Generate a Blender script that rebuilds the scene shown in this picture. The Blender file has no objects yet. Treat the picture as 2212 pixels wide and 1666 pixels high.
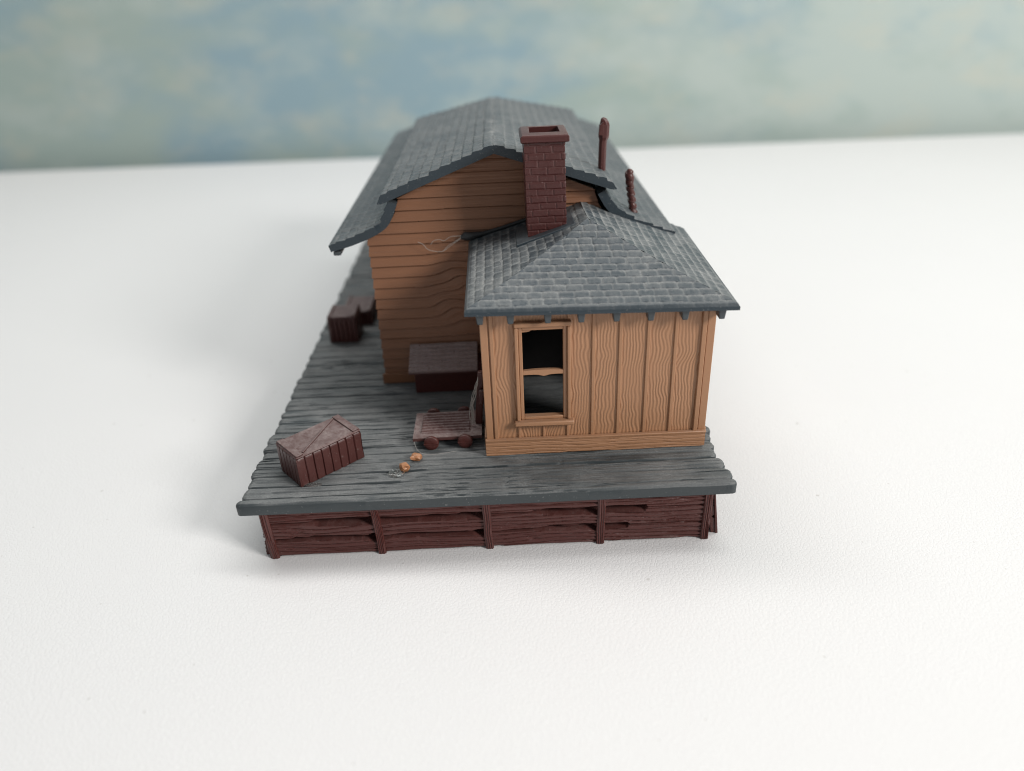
import bpy, math, random
import numpy as np
from mathutils import Vector, Matrix

CM = 0.01                     # every length below is in centimetres; meshes are stored in metres
R = math.radians
S = bpy.context.scene
random.seed(7)
RNG = np.random.default_rng(11)

# ------------------------------------------------------------------ camera
cam_d = bpy.data.cameras.new('camera')
cam = bpy.data.objects.new('camera', cam_d)
S.collection.objects.link(cam)
S.camera = cam
fw = Vector((0.00366536, 0.87503477, -0.48404619))
rt = Vector((0.99896689, -0.02512966, -0.03786366))
up = Vector((0.04529593, 0.48340733, 0.87422287))
m = Matrix((rt, up, -fw)).transposed().to_4x4()
m.translation = Vector((0.558, -12.699, 11.063)) * CM
cam.matrix_world = m
cam_d.sensor_width = 36.0
cam_d.lens = 36.0 * 1600.5 / 2212.0
cam_d.clip_start = 0.005
cam_d.clip_end = 20.0
cam_d.dof.use_dof = True
cam_d.dof.focus_distance = 0.163
cam_d.dof.aperture_fstop = 8.5
cam_d.dof.aperture_blades = 0

# ------------------------------------------------------------------ world and lamps
W = bpy.data.worlds.new('World')
S.world = W
W.use_nodes = True
W.node_tree.nodes['Background'].inputs[0].default_value = (0.93, 0.97, 1.0, 1)
W.node_tree.nodes['Background'].inputs[1].default_value = 0.245


def area_lamp(name, loc, aim, sx, sy, watts, col):
    d = bpy.data.lights.new(name, 'AREA')
    d.shape = 'RECTANGLE'
    d.size, d.size_y = sx * CM, sy * CM
    d.energy = watts
    d.color = col
    o = bpy.data.objects.new(name, d)
    S.collection.objects.link(o)
    loc = Vector(loc) * CM
    o.location = loc
    o.rotation_euler = (Vector(aim) * CM - loc).to_track_quat('-Z', 'Y').to_euler()
    return o


area_lamp('ceiling_lamp', (6, 26, 74), (0, 3, 0), 120, 14, 4.3, (1.0, 0.985, 0.96))
area_lamp('window_lamp', (80, -52, 56), (0, 5, 3), 26, 30, 8.8, (1.0, 0.975, 0.94))

S.view_settings.view_transform = 'Standard'
S.view_settings.look = 'None'
S.view_settings.exposure = 0.27
S.view_settings.gamma = 1.0
S.render.engine = 'CYCLES'
S.cycles.use_denoising = True
S.cycles.max_bounces = 8
S.cycles.filter_width = 1.05


# ------------------------------------------------------------------ numpy noise
def vnoise(x, y, seed=0):
    x = np.asarray(x, float); y = np.asarray(y, float)
    xi = np.floor(x).astype(np.int64); yi = np.floor(y).astype(np.int64)
    xf = x - xi; yf = y - yi
    def h(a, b):
        n = (a * 374761393 + b * 668265263 + seed * 974634541) & 0x7fffffff
        n = ((n ^ (n >> 13)) * 1274126177) & 0x7fffffff
        n = (n ^ (n >> 16)) & 0xffff
        return n / 32767.5 - 1.0
    u = xf * xf * (3 - 2 * xf); v = yf * yf * (3 - 2 * yf)
    return (h(xi, yi) * (1 - u) + h(xi + 1, yi) * u) * (1 - v) + (h(xi, yi + 1) * (1 - u) + h(xi + 1, yi + 1) * u) * v


def fbm(x, y, seed=0, oct=3):
    s = 0; a = 1.0
    for i in range(oct):
        s = s + a * vnoise(np.asarray(x) * 2 ** i, np.asarray(y) * 2 ** i, seed + i * 17)
        a *= 0.5
    return s / 1.75


def sstep(a, b, x):
    t = np.clip((x - a) / (b - a), 0, 1)
    return t * t * (3 - 2 * t)


# ------------------------------------------------------------------ mesh builder
class MB:
    """collects geometry (cm, world) that becomes ONE mesh object"""
    def __init__(s):
        s.v = []; s.f = []; s.n = 0; s.d = []

    def add(s, verts, faces, dust=None):
        verts = np.asarray(verts, float).reshape(-1, 3)
        s.v.append(verts)
        s.d.append(np.zeros(len(verts)) if dust is None else np.asarray(dust, float).ravel())
        s.f.append([tuple(int(i) + s.n for i in f) for f in faces] if not isinstance(faces, np.ndarray) else faces + s.n)
        s.n += len(verts)
        return s

    def hull(s, lo, hi):
        """an eight-cornered block from two rings of four corners"""
        s.add(list(lo) + list(hi), [(3, 2, 1, 0), (4, 5, 6, 7), (0, 1, 5, 4), (1, 2, 6, 5), (2, 3, 7, 6), (3, 0, 4, 7)])
        return s

    def box(s, x0, x1, y0, y1, z0, z1):
        return s.hull([(x0, y0, z0), (x1, y0, z0), (x1, y1, z0), (x0, y1, z0)], [(x0, y0, z1), (x1, y0, z1), (x1, y1, z1), (x0, y1, z1)])

    def slab(s, P, back, mask=None, dust=None):
        """closed sheet: front grid P (ny,nx,3), back grid the same shape; mask (ny-1,nx-1) keeps cells"""
        ny, nx = P.shape[:2]
        N = ny * nx
        if mask is None:
            mask = np.ones((ny - 1, nx - 1), bool)
        idx = np.arange(N).reshape(ny, nx)
        a, b, c, d = idx[:-1, :-1], idx[:-1, 1:], idx[1:, 1:], idx[1:, :-1]
        fr = np.stack([a, b, c, d], -1)[mask]
        bk = fr[:, ::-1] + N
        mp = np.zeros((ny + 1, nx + 1), bool); mp[1:-1, 1:-1] = mask
        rim = []
        def edge(sel, p, q):
            rim.append(np.stack([q[sel], p[sel], p[sel] + N, q[sel] + N], -1))
        edge(mask & ~mp[:-2, 1:-1], a, b)
        edge(mask & ~mp[1:-1, 2:], b, c)
        edge(mask & ~mp[2:, 1:-1], c, d)
        edge(mask & ~mp[1:-1, :-2], d, a)
        F = np.concatenate([fr, bk] + rim)
        V = np.concatenate([P.reshape(-1, 3), back.reshape(-1, 3)])
        D = None if dust is None else np.concatenate([np.asarray(dust).ravel(), np.zeros(N)])
        s.add(V, F.astype(np.int64), D)
        return s

    def tube(s, pts, rad, n=10, squash=1.0):
        pts = [Vector(p) for p in pts]
        rad = list(rad) if hasattr(rad, '__len__') else [rad] * len(pts)
        V = []; F = []
        ref = Vector((0.31, 0.77, 0.56))
        for i, p in enumerate(pts):
            t = (pts[min(i + 1, len(pts) - 1)] - pts[max(i - 1, 0)]).normalized()
            a = t.cross(ref).normalized(); b = t.cross(a)
            for k in range(n):
                w = 2 * math.pi * k / n
                V.append(p + (a * math.cos(w) + b * math.sin(w) * squash) * rad[i])
        for i in range(len(pts) - 1):
            for k in range(n):
                k2 = (k + 1) % n
                F.append((i * n + k2, i * n + k, (i + 1) * n + k, (i + 1) * n + k2))
        F.append(tuple(range(n))); F.append(tuple((len(pts) - 1) * n + k for k in reversed(range(n))))
        s.add([tuple(v) for v in V], F)
        return s

    def build(s, name, mat, parent=None, origin=(0, 0, 0), bevel=0.0, smooth=True):
        V = np.concatenate(s.v)
        org = np.array(origin, float)
        me = bpy.data.meshes.new(name)
        quads = [f for f in s.f if isinstance(f, np.ndarray)]
        polys = [f for g in s.f if not isinstance(g, np.ndarray) for f in g]
        starts, totals, loops = [], [], []
        pos = 0
        for q in quads:
            loops.append(q.ravel()); n = len(q)
            starts.append(pos + 4 * np.arange(n)); totals.append(np.full(n, 4)); pos += 4 * n
        for p in polys:
            loops.append(np.array(p)); starts.append(np.array([pos])); totals.append(np.array([len(p)])); pos += len(p)
        loops = np.concatenate(loops); starts = np.concatenate(starts); totals = np.concatenate(totals)
        me.vertices.add(len(V)); me.vertices.foreach_set('co', ((V - org) * CM).astype(np.float32).ravel())
        me.loops.add(len(loops)); me.loops.foreach_set('vertex_index', loops.astype(np.int32))
        me.polygons.add(len(starts))
        me.polygons.foreach_set('loop_start', starts.astype(np.int32))
        me.polygons.foreach_set('loop_total', totals.astype(np.int32))
        me.polygons.foreach_set('use_smooth', np.full(len(starts), bool(smooth)))
        me.update(calc_edges=True)
        me.validate()
        at = me.attributes.new('dust', 'FLOAT', 'POINT')
        at.data.foreach_set('value', np.concatenate(s.d).astype(np.float32))
        me.materials.append(mat)
        o = bpy.data.objects.new(name, me)
        S.collection.objects.link(o)
        if smooth:
            me.set_sharp_from_angle(angle=R(48))
        if bevel:
            b = o.modifiers.new('bevel', 'BEVEL'); b.width = bevel * CM; b.segments = 2; b.limit_method = 'ANGLE'; b.angle_limit = R(40)
        if parent is not None:
            o.parent = parent
            base = Vector(parent['_base']) if '_base' in parent else Vector((0, 0, 0))
            o.location = (Vector(origin) - base) * CM
            o['_base'] = tuple(origin)
        else:
            o.location = Vector(origin) * CM
            o['_base'] = tuple(origin)
        return o


def thing(name, label, cat, base, group=None):
    o = bpy.data.objects.new(name, None)
    o.empty_display_size = 0.01
    S.collection.objects.link(o)
    o.location = Vector(base) * CM
    o['_base'] = tuple(base)
    o['label'] = label; o['category'] = cat
    if group:
        o['group'] = group
    return o


def tag(o, label, cat, group=None):
    o['label'] = label; o['category'] = cat
    if group:
        o['group'] = group
    return o


# ------------------------------------------------------------------ materials
def new_mat(name):
    mt = bpy.data.materials.new(name); mt.use_nodes = True
    nt = mt.node_tree
    return mt, nt, nt.nodes['Principled BSDF'], nt.nodes, nt.links


def cm_coords(N, L, sc=(1, 1, 1)):
    """world-placed coordinates in centimetres"""
    g = N.new('ShaderNodeNewGeometry')
    mp = N.new('ShaderNodeMapping'); mp.inputs['Scale'].default_value = tuple(100 * k for k in sc)
    L.new(g.outputs['Position'], mp.inputs['Vector'])
    return mp.outputs['Vector'], g


def noise(N, L, vec, scale, detail=3, rough=0.55):
    n = N.new('ShaderNodeTexNoise'); n.inputs['Scale'].default_value = scale
    n.inputs['Detail'].default_value = detail; n.inputs['Roughness'].default_value = rough
    L.new(vec, n.inputs['Vector'])
    return n.outputs['Fac']


def ramp(N, L, fac, stops):
    r = N.new('ShaderNodeValToRGB')
    el = r.color_ramp.elements
    while len(el) < len(stops):
        el.new(0.5)
    for e, (p, c) in zip(el, stops):
        e.position = p; e.color = (c if hasattr(c, '__len__') else (c, c, c)) + ((1,) if hasattr(c, '__len__') else (1,)) if hasattr(c, '__len__') else (c, c, c, 1)
    L.new(fac, r.inputs['Fac'])
    return r.outputs['Color']


def mth(N, L, op, a, b=None, clamp=False):
    n = N.new('ShaderNodeMath'); n.operation = op; n.use_clamp = clamp
    for i, x in enumerate((a, b)):
        if x is None:
            continue
        if isinstance(x, (int, float)):
            n.inputs[i].default_value = x
        else:
            L.new(x, n.inputs[i])
    return n.outputs[0]


def mixc(N, L, fac, a, b):
    n = N.new('ShaderNodeMix'); n.data_type = 'RGBA'
    for key, x in ((0, fac), (6, a), (7, b)):
        if isinstance(x, (int, float)):
            n.inputs[key].default_value = x
        elif isinstance(x, tuple):
            n.inputs[key].default_value = x + (1,) if len(x) == 3 else x
        else:
            L.new(x, n.inputs[key])
    return n.outputs[2]


def plastic(name, col, dust_col, dust_up, dust_attr=1.0, rough=0.42, grain=None, speck=0.0, var=0.12, blot=0.25, bump=0.0012, sss=0.0, lie=False):
    """moulded plastic that has gathered dust on what faces up (dust_up) and in its hollows (attribute 'dust')"""
    mt, nt, P, N, L = new_mat(name)
    vec, geo = cm_coords(N, L)
    base = mixc(N, L, noise(N, L, vec, 1.3, 4), tuple(c * (1 - var) for c in col), tuple(min(1, c * (1 + var)) for c in col))
    # dust
    sp = N.new('ShaderNodeSeparateXYZ'); L.new(geo.outputs['Normal'], sp.inputs[0])
    upf = mth(N, L, 'SUBTRACT', sp.outputs['Z'], 0.35)
    upf = mth(N, L, 'MULTIPLY', upf, 1.6, True)
    big = ramp(N, L, noise(N, L, vec, 0.9, 4), [(0.3, 0.35), (0.68, 1.0)])
    gvec = vec
    if grain:
        gvec, _ = cm_coords(N, L, grain)
    fine = ramp(N, L, noise(N, L, gvec, 9.0, 4, 0.7), [(0.33, blot), (0.62, 1.0)])
    tiny = ramp(N, L, noise(N, L, vec, 42.0, 2, 0.7), [(0.35, 0.45), (0.65, 1.1)])
    d = mth(N, L, 'MULTIPLY', upf, dust_up)
    d = mth(N, L, 'MULTIPLY', d, big)
    d = mth(N, L, 'MULTIPLY', d, fine)
    at = N.new('ShaderNodeAttribute'); at.attribute_name = 'dust'
    da = mth(N, L, 'MULTIPLY', at.outputs['Fac'], dust_attr)
    if lie:
        da = mth(N, L, 'MULTIPLY', da, mth(N, L, 'MULTIPLY', upf, 2.0, True))
    d = mth(N, L, 'ADD', d, da)
    d = mth(N, L, 'MULTIPLY', d, tiny, True)
    if speck:
        s1 = ramp(N, L, noise(N, L, vec, 26.0, 1, 0.4), [(0.735, 0.0), (0.76, 1.0)])
        s1 = mth(N, L, 'MULTIPLY', s1, speck)
        d = mth(N, L, 'MAXIMUM', d, s1)
    c = mixc(N, L, d, base, dust_col)
    L.new(c, P.inputs['Base Color'])
    rr = mth(N, L, 'MULTIPLY', d, 0.5)
    rr = mth(N, L, 'ADD', rr, rough)
    L.new(mth(N, L, 'MINIMUM', rr, 0.95), P.inputs['Roughness'])
    P.inputs['Specular IOR Level'].default_value = 0.42
    if sss:
        P.inputs['Subsurface Weight'].default_value = sss
        P.inputs['Subsurface Radius'].default_value = (0.0012, 0.0006, 0.0003)
        P.inputs['Subsurface Scale'].default_value = 0.6
    bn = N.new('ShaderNodeBump'); bn.inputs['Distance'].default_value = bump * CM * 10
    bn.inputs['Strength'].default_value = 0.55
    hh = noise(N, L, gvec, 16.0, 4, 0.65)
    L.new(hh, bn.inputs['Height']); L.new(bn.outputs['Normal'], P.inputs['Normal'])
    return mt


DUST = (0.27, 0.25, 0.225)
M = {}
M['deck'] = plastic('grey deck plastic', (0.040, 0.048, 0.052), (0.235, 0.237, 0.234), 0.9, 0.7, 0.36, grain=(0.25, 2.4, 1), blot=0.6, speck=0.6, bump=0.0016, lie=True)
M['roof'] = plastic('grey roof plastic', (0.029, 0.041, 0.051), (0.32, 0.32, 0.31), 0.25, 0.66, 0.40, speck=0.3, lie=True)
M['trim'] = plastic('grey fascia plastic', (0.050, 0.060, 0.067), DUST, 0.25, 0.5, 0.34)
M['dark_grey'] = plastic('dark grey plastic', (0.018, 0.020, 0.022), DUST, 0.12, 0.5, 0.5)  # near-black, for the roof gap strip and the flue floor
M['maroon'] = plastic('maroon plastic', (0.074, 0.0215, 0.018), (0.20, 0.16, 0.15), 0.25, 0.6, 0.36, speck=0.35)
M['brick'] = plastic('maroon brick plastic', (0.068, 0.020, 0.018), (0.20, 0.15, 0.135), 0.30, 0.5, 0.36, speck=0.25)
M['crate'] = plastic('dusty maroon plastic', (0.068, 0.022, 0.019), (0.30, 0.25, 0.24), 0.92, 0.6, 0.38, speck=0.5)
M['tan'] = plastic('tan plastic', (0.355, 0.183, 0.098), (0.37, 0.29, 0.235), 0.45, 0.5, 0.38, speck=0.3, var=0.06, bump=0.0006)
M['siding'] = plastic('brown siding plastic', (0.225, 0.103, 0.054), (0.30, 0.22, 0.17), 0.35, 0.5, 0.42, grain=(0.3, 1, 3.0), speck=0.2, var=0.10, bump=0.0008)
M['lid'] = plastic('dusty brightened lid plastic', (0.075, 0.026, 0.024), (0.40, 0.33, 0.32), 0.6, 0.8, 0.5)  # real dust, its colour lightened to stand in for blocked overhead light
M['crumb'] = plastic('orange tan plastic', (0.40, 0.18, 0.085), (0.44, 0.33, 0.25), 0.25, 0.5, 0.35)
M['inside'] = plastic('near-black inner shade', (0.012, 0.011, 0.011), DUST, 0.05, 0.3, 0.5)  # near-black colour that paints the annex's inner shade


def thread_mat():
    mt, nt, P, N, L = new_mat('grey lint')
    P.inputs['Base Color'].default_value = (0.42, 0.39, 0.36, 1); P.inputs['Roughness'].default_value = 0.9
    return mt
M['lint'] = thread_mat()


def glue_mat():
    mt, nt, P, N, L = new_mat('clear glue')
    P.inputs['Base Color'].default_value = (0.9, 0.9, 0.88, 1); P.inputs['Roughness'].default_value = 0.22
    P.inputs['Transmission Weight'].default_value = 0.97; P.inputs['IOR'].default_value = 1.45
    return mt
M['glue'] = glue_mat()


def leather_mat():
    mt, nt, P, N, L = new_mat('white leatherette')
    vec, geo = cm_coords(N, L)
    wob = N.new('ShaderNodeTexNoise'); wob.inputs['Scale'].default_value = 3.0; wob.inputs['Detail'].default_value = 2
    L.new(vec, wob.inputs['Vector'])
    mx = N.new('ShaderNodeMix'); mx.data_type = 'VECTOR'; mx.inputs[0].default_value = 0.06
    L.new(vec, mx.inputs[4]); L.new(wob.outputs['Color'], mx.inputs[5])
    v1 = N.new('ShaderNodeTexVoronoi'); v1.feature = 'DISTANCE_TO_EDGE'; v1.inputs['Scale'].default_value = 11.5; v1.inputs['Randomness'].default_value = 1.0
    L.new(mx.outputs[1], v1.inputs['Vector'])
    cre = ramp(N, L, v1.outputs['Distance'], [(0.0, 0.0), (0.16, 0.85), (0.42, 1.0)])
    v2 = N.new('ShaderNodeTexNoise'); v2.inputs['Scale'].default_value = 9.0; v2.inputs['Detail'].default_value = 3
    L.new(vec, v2.inputs['Vector'])
    hh = mth(N, L, 'ADD', cre, mth(N, L, 'MULTIPLY', v2.outputs['Fac'], 0.4))
    bn = N.new('ShaderNodeBump'); bn.inputs['Distance'].default_value = 0.00010; bn.inputs['Strength'].default_value = 0.32
    L.new(hh, bn.inputs['Height']); L.new(bn.outputs['Normal'], P.inputs['Normal'])
    c = mixc(N, L, noise(N, L, vec, 0.13, 3), (0.675, 0.667, 0.668), (0.70, 0.692, 0.69))
    sp = ramp(N, L, noise(N, L, vec, 6.0, 0, 0.2), [(0.86, 0.0), (0.88, 0.4)])
    c = mixc(N, L, sp, c, (0.35, 0.33, 0.30))
    L.new(c, P.inputs['Base Color'])
    P.inputs['Roughness'].default_value = 0.46
    P.inputs['Specular IOR Level'].default_value = 0.35
    return mt
M['leather'] = leather_mat()


def wall_mat():
    mt, nt, P, N, L = new_mat('sponged wall paint')
    vec0, geo = cm_coords(N, L)
    ro = N.new('ShaderNodeMapping'); ro.inputs['Rotation'].default_value = (0, R(28), 0); ro.inputs['Scale'].default_value = (0.8, 1.0, 1.5)
    L.new(vec0, ro.inputs['Vector']); vec = ro.outputs['Vector']
    sep = N.new('ShaderNodeSeparateXYZ'); L.new(vec0, sep.inputs[0])
    n1 = noise(N, L, vec, 0.11, 5, 0.55)
    n2 = noise(N, L, vec, 0.23, 4, 0.6)
    mp = N.new('ShaderNodeMapping'); mp.inputs['Location'].default_value = (31, 7, 13); L.new(vec, mp.inputs['Vector'])
    n3 = noise(N, L, mp.outputs['Vector'], 0.16, 5, 0.6)
    n4 = noise(N, L, mp.outputs['Vector'], 0.3, 4, 0.6)
    green, blue, pale, cream = (0.33, 0.405, 0.375), (0.245, 0.355, 0.41), (0.415, 0.475, 0.445), (0.50, 0.49, 0.405)
    # the painter's blue pools to the left of the middle, and the colour turns paler to the right
    g1 = mth(N, L, 'DIVIDE', mth(N, L, 'SUBTRACT', sep.outputs['X'], -8.0), 13.0)
    pool = mth(N, L, 'POWER', 2.718, mth(N, L, 'MULTIPLY', mth(N, L, 'MULTIPLY', g1, g1), -1.0))
    bl = mth(N, L, 'ADD', mth(N, L, 'MULTIPLY', pool, 0.16), n1)
    f_blue = ramp(N, L, bl, [(0.46, 0.0), (0.66, 0.9)])
    c = mixc(N, L, f_blue, green, blue)
    rgt = mth(N, L, 'MULTIPLY', mth(N, L, 'ADD', sep.outputs['X'], 6.0), 1 / 34.0, True)
    pl = mth(N, L, 'ADD', n3, mth(N, L, 'MULTIPLY', rgt, 0.22))
    f_pale = ramp(N, L, pl, [(0.50, 0.0), (0.72, 0.9)])
    c = mixc(N, L, f_pale, c, pale)
    f_cr = ramp(N, L, mth(N, L, 'ADD', mth(N, L, 'MULTIPLY', n4, 0.6), mth(N, L, 'MULTIPLY', n2, 0.45)), [(0.54, 0.0), (0.72, 0.5)])
    c = mixc(N, L, f_cr, c, cream)
    L.new(c, P.inputs['Base Color'])
    P.inputs['Roughness'].default_value = 0.8
    return mt
M['wall'] = wall_mat()

# ------------------------------------------------------------------ setting: table and wall
b = MB()
gx = np.linspace(-75, 75, 31); gy = np.linspace(-45, 0, 19)
b.hull([(-90, -60, -2.2), (90, -60, -2.2), (90, 39.2, -2.2), (-90, 44.4, -2.2)], [(-90, -60, 0), (90, -60, 0), (90, 39.2, 0), (-90, 44.4, 0)])
table = b.build('tabletop', M['leather'], bevel=0.35, smooth=True)
table['kind'] = 'structure'
b = MB()
b.hull([(-120, 46.6, -40), (120, 40.4, -40), (120, 42.4, -40), (-120, 48.6, -40)], [(-120, 46.6, 90), (120, 40.4, 90), (120, 42.4, 90), (-120, 48.6, 90)])
wall = b.build('wall', M['wall'])
wall['kind'] = 'structure'

# ------------------------------------------------------------------ platform
H = 1.51
YB = 20.6
platform = thing('platform', 'long grey planked station platform on a maroon boarded skirt', 'platform', (0, 0, 0))
bounds = [-0.13, 0.07, 0.49, 0.88, 1.26, 1.60, 1.90, 2.22, 2.68, 3.15, 3.50, 3.80, 4.43, 4.85, 5.28, 5.62, 6.23, 6.76]
while bounds[-1] < YB - 0.3:
    bounds.append(bounds[-1] + random.uniform(0.34, 0.6))
bounds[-1] = YB
bounds = np.array(bounds)
npk = len(bounds) - 1
endL = RNG.uniform(-0.05, 0.03, npk); endR = RNG.uniform(-0.07, 0.02, npk); pz = RNG.uniform(-0.012, 0.012, npk)
endL[0] = -0.07; endR[0] = 0.04; pz[0] = 0.012; pz[1] = 0.0
endR[2] = -0.03; endR[3] = -0.12; endR[5] = -0.06
ys = np.unique(np.concatenate([np.arange(-0.13, 7.5, 0.016), np.arange(7.5, YB, 0.035), bounds, bounds[1:-1] + 0.006, bounds[1:-1] - 0.006]))
u = np.linspace(0, 1, 190)
k = np.clip(np.searchsorted(bounds, ys, side='right') - 1, 0, npk - 1)
t = (ys - bounds[k]) / (bounds[k + 1] - bounds[k])
rnd = np.clip(np.abs(2 * t - 1), 0, 1) ** 4
xl = -5.27 + endL[k] + 0.075 * rnd
xr = 5.25 + endR[k] - 0.085 * rnd
X = xl[:, None] + (xr - xl)[:, None] * u[None]
Y = np.repeat(ys[:, None], len(u), 1)
dl = np.minimum(ys - bounds[k], bounds[k + 1] - ys)
dl[k == 0] = np.minimum(dl[k == 0], 1)
groove = -0.045 * np.exp(-(dl / 0.015) ** 2)
groove[ys < -0.09] = 0
wav = 0.02 * vnoise(X * 0.8, Y * 1.5, 3)
n1_ = vnoise(X * 0.26, (Y + wav) * 14 + 0.0, 5); n2_ = vnoise(X * 0.6, (Y + wav) * 25, 9)
gr = -0.027 * np.exp(-(n1_ / 0.15) ** 2) - 0.012 * np.exp(-(n2_ / 0.16) ** 2) * (vnoise(X * 0.7, Y * 4, 13) > -0.2) + 0.006 * vnoise(X * 2.0, (Y + wav) * 34, 19)
scr = 0.010 * fbm(X * 1.7, Y * 3, 21)
Z = H + pz[k][:, None] + groove[:, None] + gr + scr
Z -= 0.05 * sstep(0.06, 0.0, ys + 0.13)[:, None]
edge = np.minimum(X - xl[:, None], xr[:, None] - X)
Z -= 0.045 * sstep(0.07, 0.0, edge)
# butt joints between plank lengths
for i in range(1, npk):
    if random.random() < 0.55:
        xj = random.uniform(-4.5, 4.5)
        sel = k == i
        Z[sel] -= 0.03 * np.exp(-((X[sel] - xj - 0.03 * vnoise(Y[sel] * 9, X[sel] * 0 + i, 2)) / 0.02) ** 2)
du = 0.16 + gr * 10 + 0.12 * fbm(X * 0.5, Y * 0.9, 8)
worn = sstep(0.22, 0.6, fbm(X * 0.55 + 3, Y * 1.9, 33)) + 0.9 * np.exp(-((X - 3.1) / 1.6) ** 2 - ((Y - 0.98) / 0.14) ** 2)
du = du - 0.7 * worn
back = np.stack([X, Y, np.full_like(X, H - 0.27)], -1)
b = MB().slab(np.stack([X, Y, Z], -1), back, dust=du)
deck = b.build('deck', M['deck'], platform)


def grain_h(a, c, f, seed, amp=0.012):
    """horizontal wood grain: a along, c across"""
    n_a = np.sin((c * f + 1.1 * fbm(a * 0.55, c * 1.6, seed)) * 6.283 * 0.5)
    n_b = vnoise(a * 0.6, c * f * 1.7, seed + 4)
    return amp * (0.6 - 2.2 * np.exp(-(n_a / 0.28) ** 2) - 1.2 * np.exp(-(n_b / 0.16) ** 2))


# front skirt: three warped boards with gaps, in one panel
PX = [-4.80, -2.43, -0.05, 2.42, 4.72]
xs = np.arange(-4.88, 4.80, 0.02); zs = np.arange(0.0, 1.245, 0.0125)
Xs, Zs = np.meshgrid(xs, zs)
frac = np.zeros_like(xs); bay = np.clip(np.searchsorted(PX, xs) - 1, 0, 3)
frac = np.clip((xs - np.array(PX)[bay]) / (np.array(PX)[bay + 1] - np.array(PX)[bay]), 0, 1)
def gapw(g):
    o = np.zeros_like(xs)
    for i in range(len(xs)):
        f = frac[i]; bb = bay[i]
        if g == 1:
            o[i] = [0.012 + 0.045 * float(sstep(0.38, 0.47, f)) + 0.02 * f, 0.05 + 0.02 * f, 0.008 + 0.05 * float(sstep(0.38, 0.55, f)) + 0.02 * float(sstep(.8, 1, f)), 0.055 * float(sstep(0.44, 0.40, f)) + 0.004][bb]
        else:
            o[i] = [0.028 + 0.02 * f + 0.045 * float(sstep(0.88, 0.97, f)), 0.03 + 0.012 * math.sin(f * 3) + 0.04 * float(sstep(0.85, 0.97, f)), 0.008 + 0.035 * f + 0.03 * float(sstep(.85, .97, f)), 0.045 * float(sstep(0.28, 0.24, f)) + 0.004][bb]
    return o
c1 = 0.93 + 0.02 * vnoise(xs * 0.9, xs * 0, 41); c2 = 0.455 + 0.025 * vnoise(xs * 0.8, xs * 0 + 4, 42)
hgt = grain_h(Xs, Zs, 9.0, 50, 0.024)
gp = np.zeros_like(Xs)
for cc, g in ((c1, 1), (c2, 2)):
    w = gapw(g) * 1.3
    gp = np.maximum(gp, sstep(0.014, -0.004, np.abs(Zs - cc[None] + 0.25 * w[None]) - w[None]))
depth = -0.30 * gp + hgt * (1 - gp) - 0.02 * sstep(0.03, 0, Zs)
lift = 0.028 * np.sin(np.clip(frac, 0, 1) * math.pi) ** 0.7 + 0.008 * vnoise(xs * 3, xs * 0, 5)
Zp = Zs + (lift[None] + 0.012) * (1 - Zs / 1.245)
SY = -0.06
lean = 0.0 * Zs
P = np.stack([Xs, SY - depth, Zp], -1)
Bk = np.stack([Xs, np.full_like(Xs, SY + 0.38), Zp], -1)
dsk = 0.5 * gp * sstep(0.25, 0.6, fbm(Xs * 1.2, Zs * 2, 77) + 0.3) * 0.25
skirt = MB().slab(P, Bk, dust=dsk).build('skirt_panel', M['maroon'], platform)


def post(x, lean_x, w, seed, parent, y0=SY - 0.05, ztop=1.245, name='post'):
    a = np.arange(0, ztop + 0.001, 0.02); c = np.linspace(0, 1, 14)
    C, A = np.meshgrid(c, a)
    Xp = x + (C - 0.5) * w + lean_x * (A / ztop - 0.5) + 0.008 * vnoise(A * 2.5, C * 0 + seed, seed)
    h = 0.010 * np.sin((C * 4.3 + 0.6 * vnoise(A * 1.2, C * 2, seed)) * 6.283) - 0.025 * np.abs(2 * C - 1) ** 5
    Pp = np.stack([Xp, y0 - h, A], -1)
    return MB().slab(Pp, np.stack([Xp, np.full_like(Xp, SY + 0.05), A], -1)).build(name, M['maroon'], parent)
for i, (x, lx, w) in enumerate(zip(PX, (-0.05, -0.04, -0.03, 0.01, 0.02), (0.19, 0.17, 0.17, 0.175, 0.18))):
    post(x, lx, w, 60 + i, skirt)


# side skirts: the left one leans a little, the right one splays out at its foot
def side_skirt(xt, xb, y0, y1, thick, seed):
    a = np.arange(y0, y1, 0.05); c = np.linspace(0, 1, 60)
    C, A = np.meshgrid(c, a)
    g = sstep(0.03, 0.0, np.abs(C - 0.36 - 0.02 * vnoise(A, A * 0, seed)) - 0.012) + sstep(0.03, 0.0, np.abs(C - 0.72 - 0.02 * vnoise(A, A * 0 + 3, seed)) - 0.012)
    sgn = 1 if xt > 0 else -1
    h = grain_h(A, C * 1.24, 9, seed) - 0.06 * g
    Xq = xb + (xt - xb) * C + sgn * h
    Pq = np.stack([Xq, A, 0.004 + C * 1.238], -1)
    Bq = np.stack([xb + (xt - xb) * C - sgn * thick, A, 0.004 + C * 1.238], -1)
    if sgn < 0:
        Pq, Bq = Pq[::-1], Bq[::-1]
    return MB().slab(Pq, Bq).build('skirt_panel', M['maroon'], platform)
sl = side_skirt(-4.93, -5.00, 0.05, YB - 0.2, 0.12, 71)
sr = side_skirt(4.84, 5.01, 0.10, YB - 0.2, 0.10, 72)
MB().hull([(5.0, 0.07, 0.0), (5.06, 0.07, 0.0), (5.06, 0.26, 0.0), (5.0, 0.26, 0.0)], [(4.86, 0.07, 1.235), (4.90, 0.07, 1.235), (4.90, 0.26, 1.235), (4.86, 0.26, 1.235)]).build('post', M['maroon'], sr, bevel=0.012)

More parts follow.
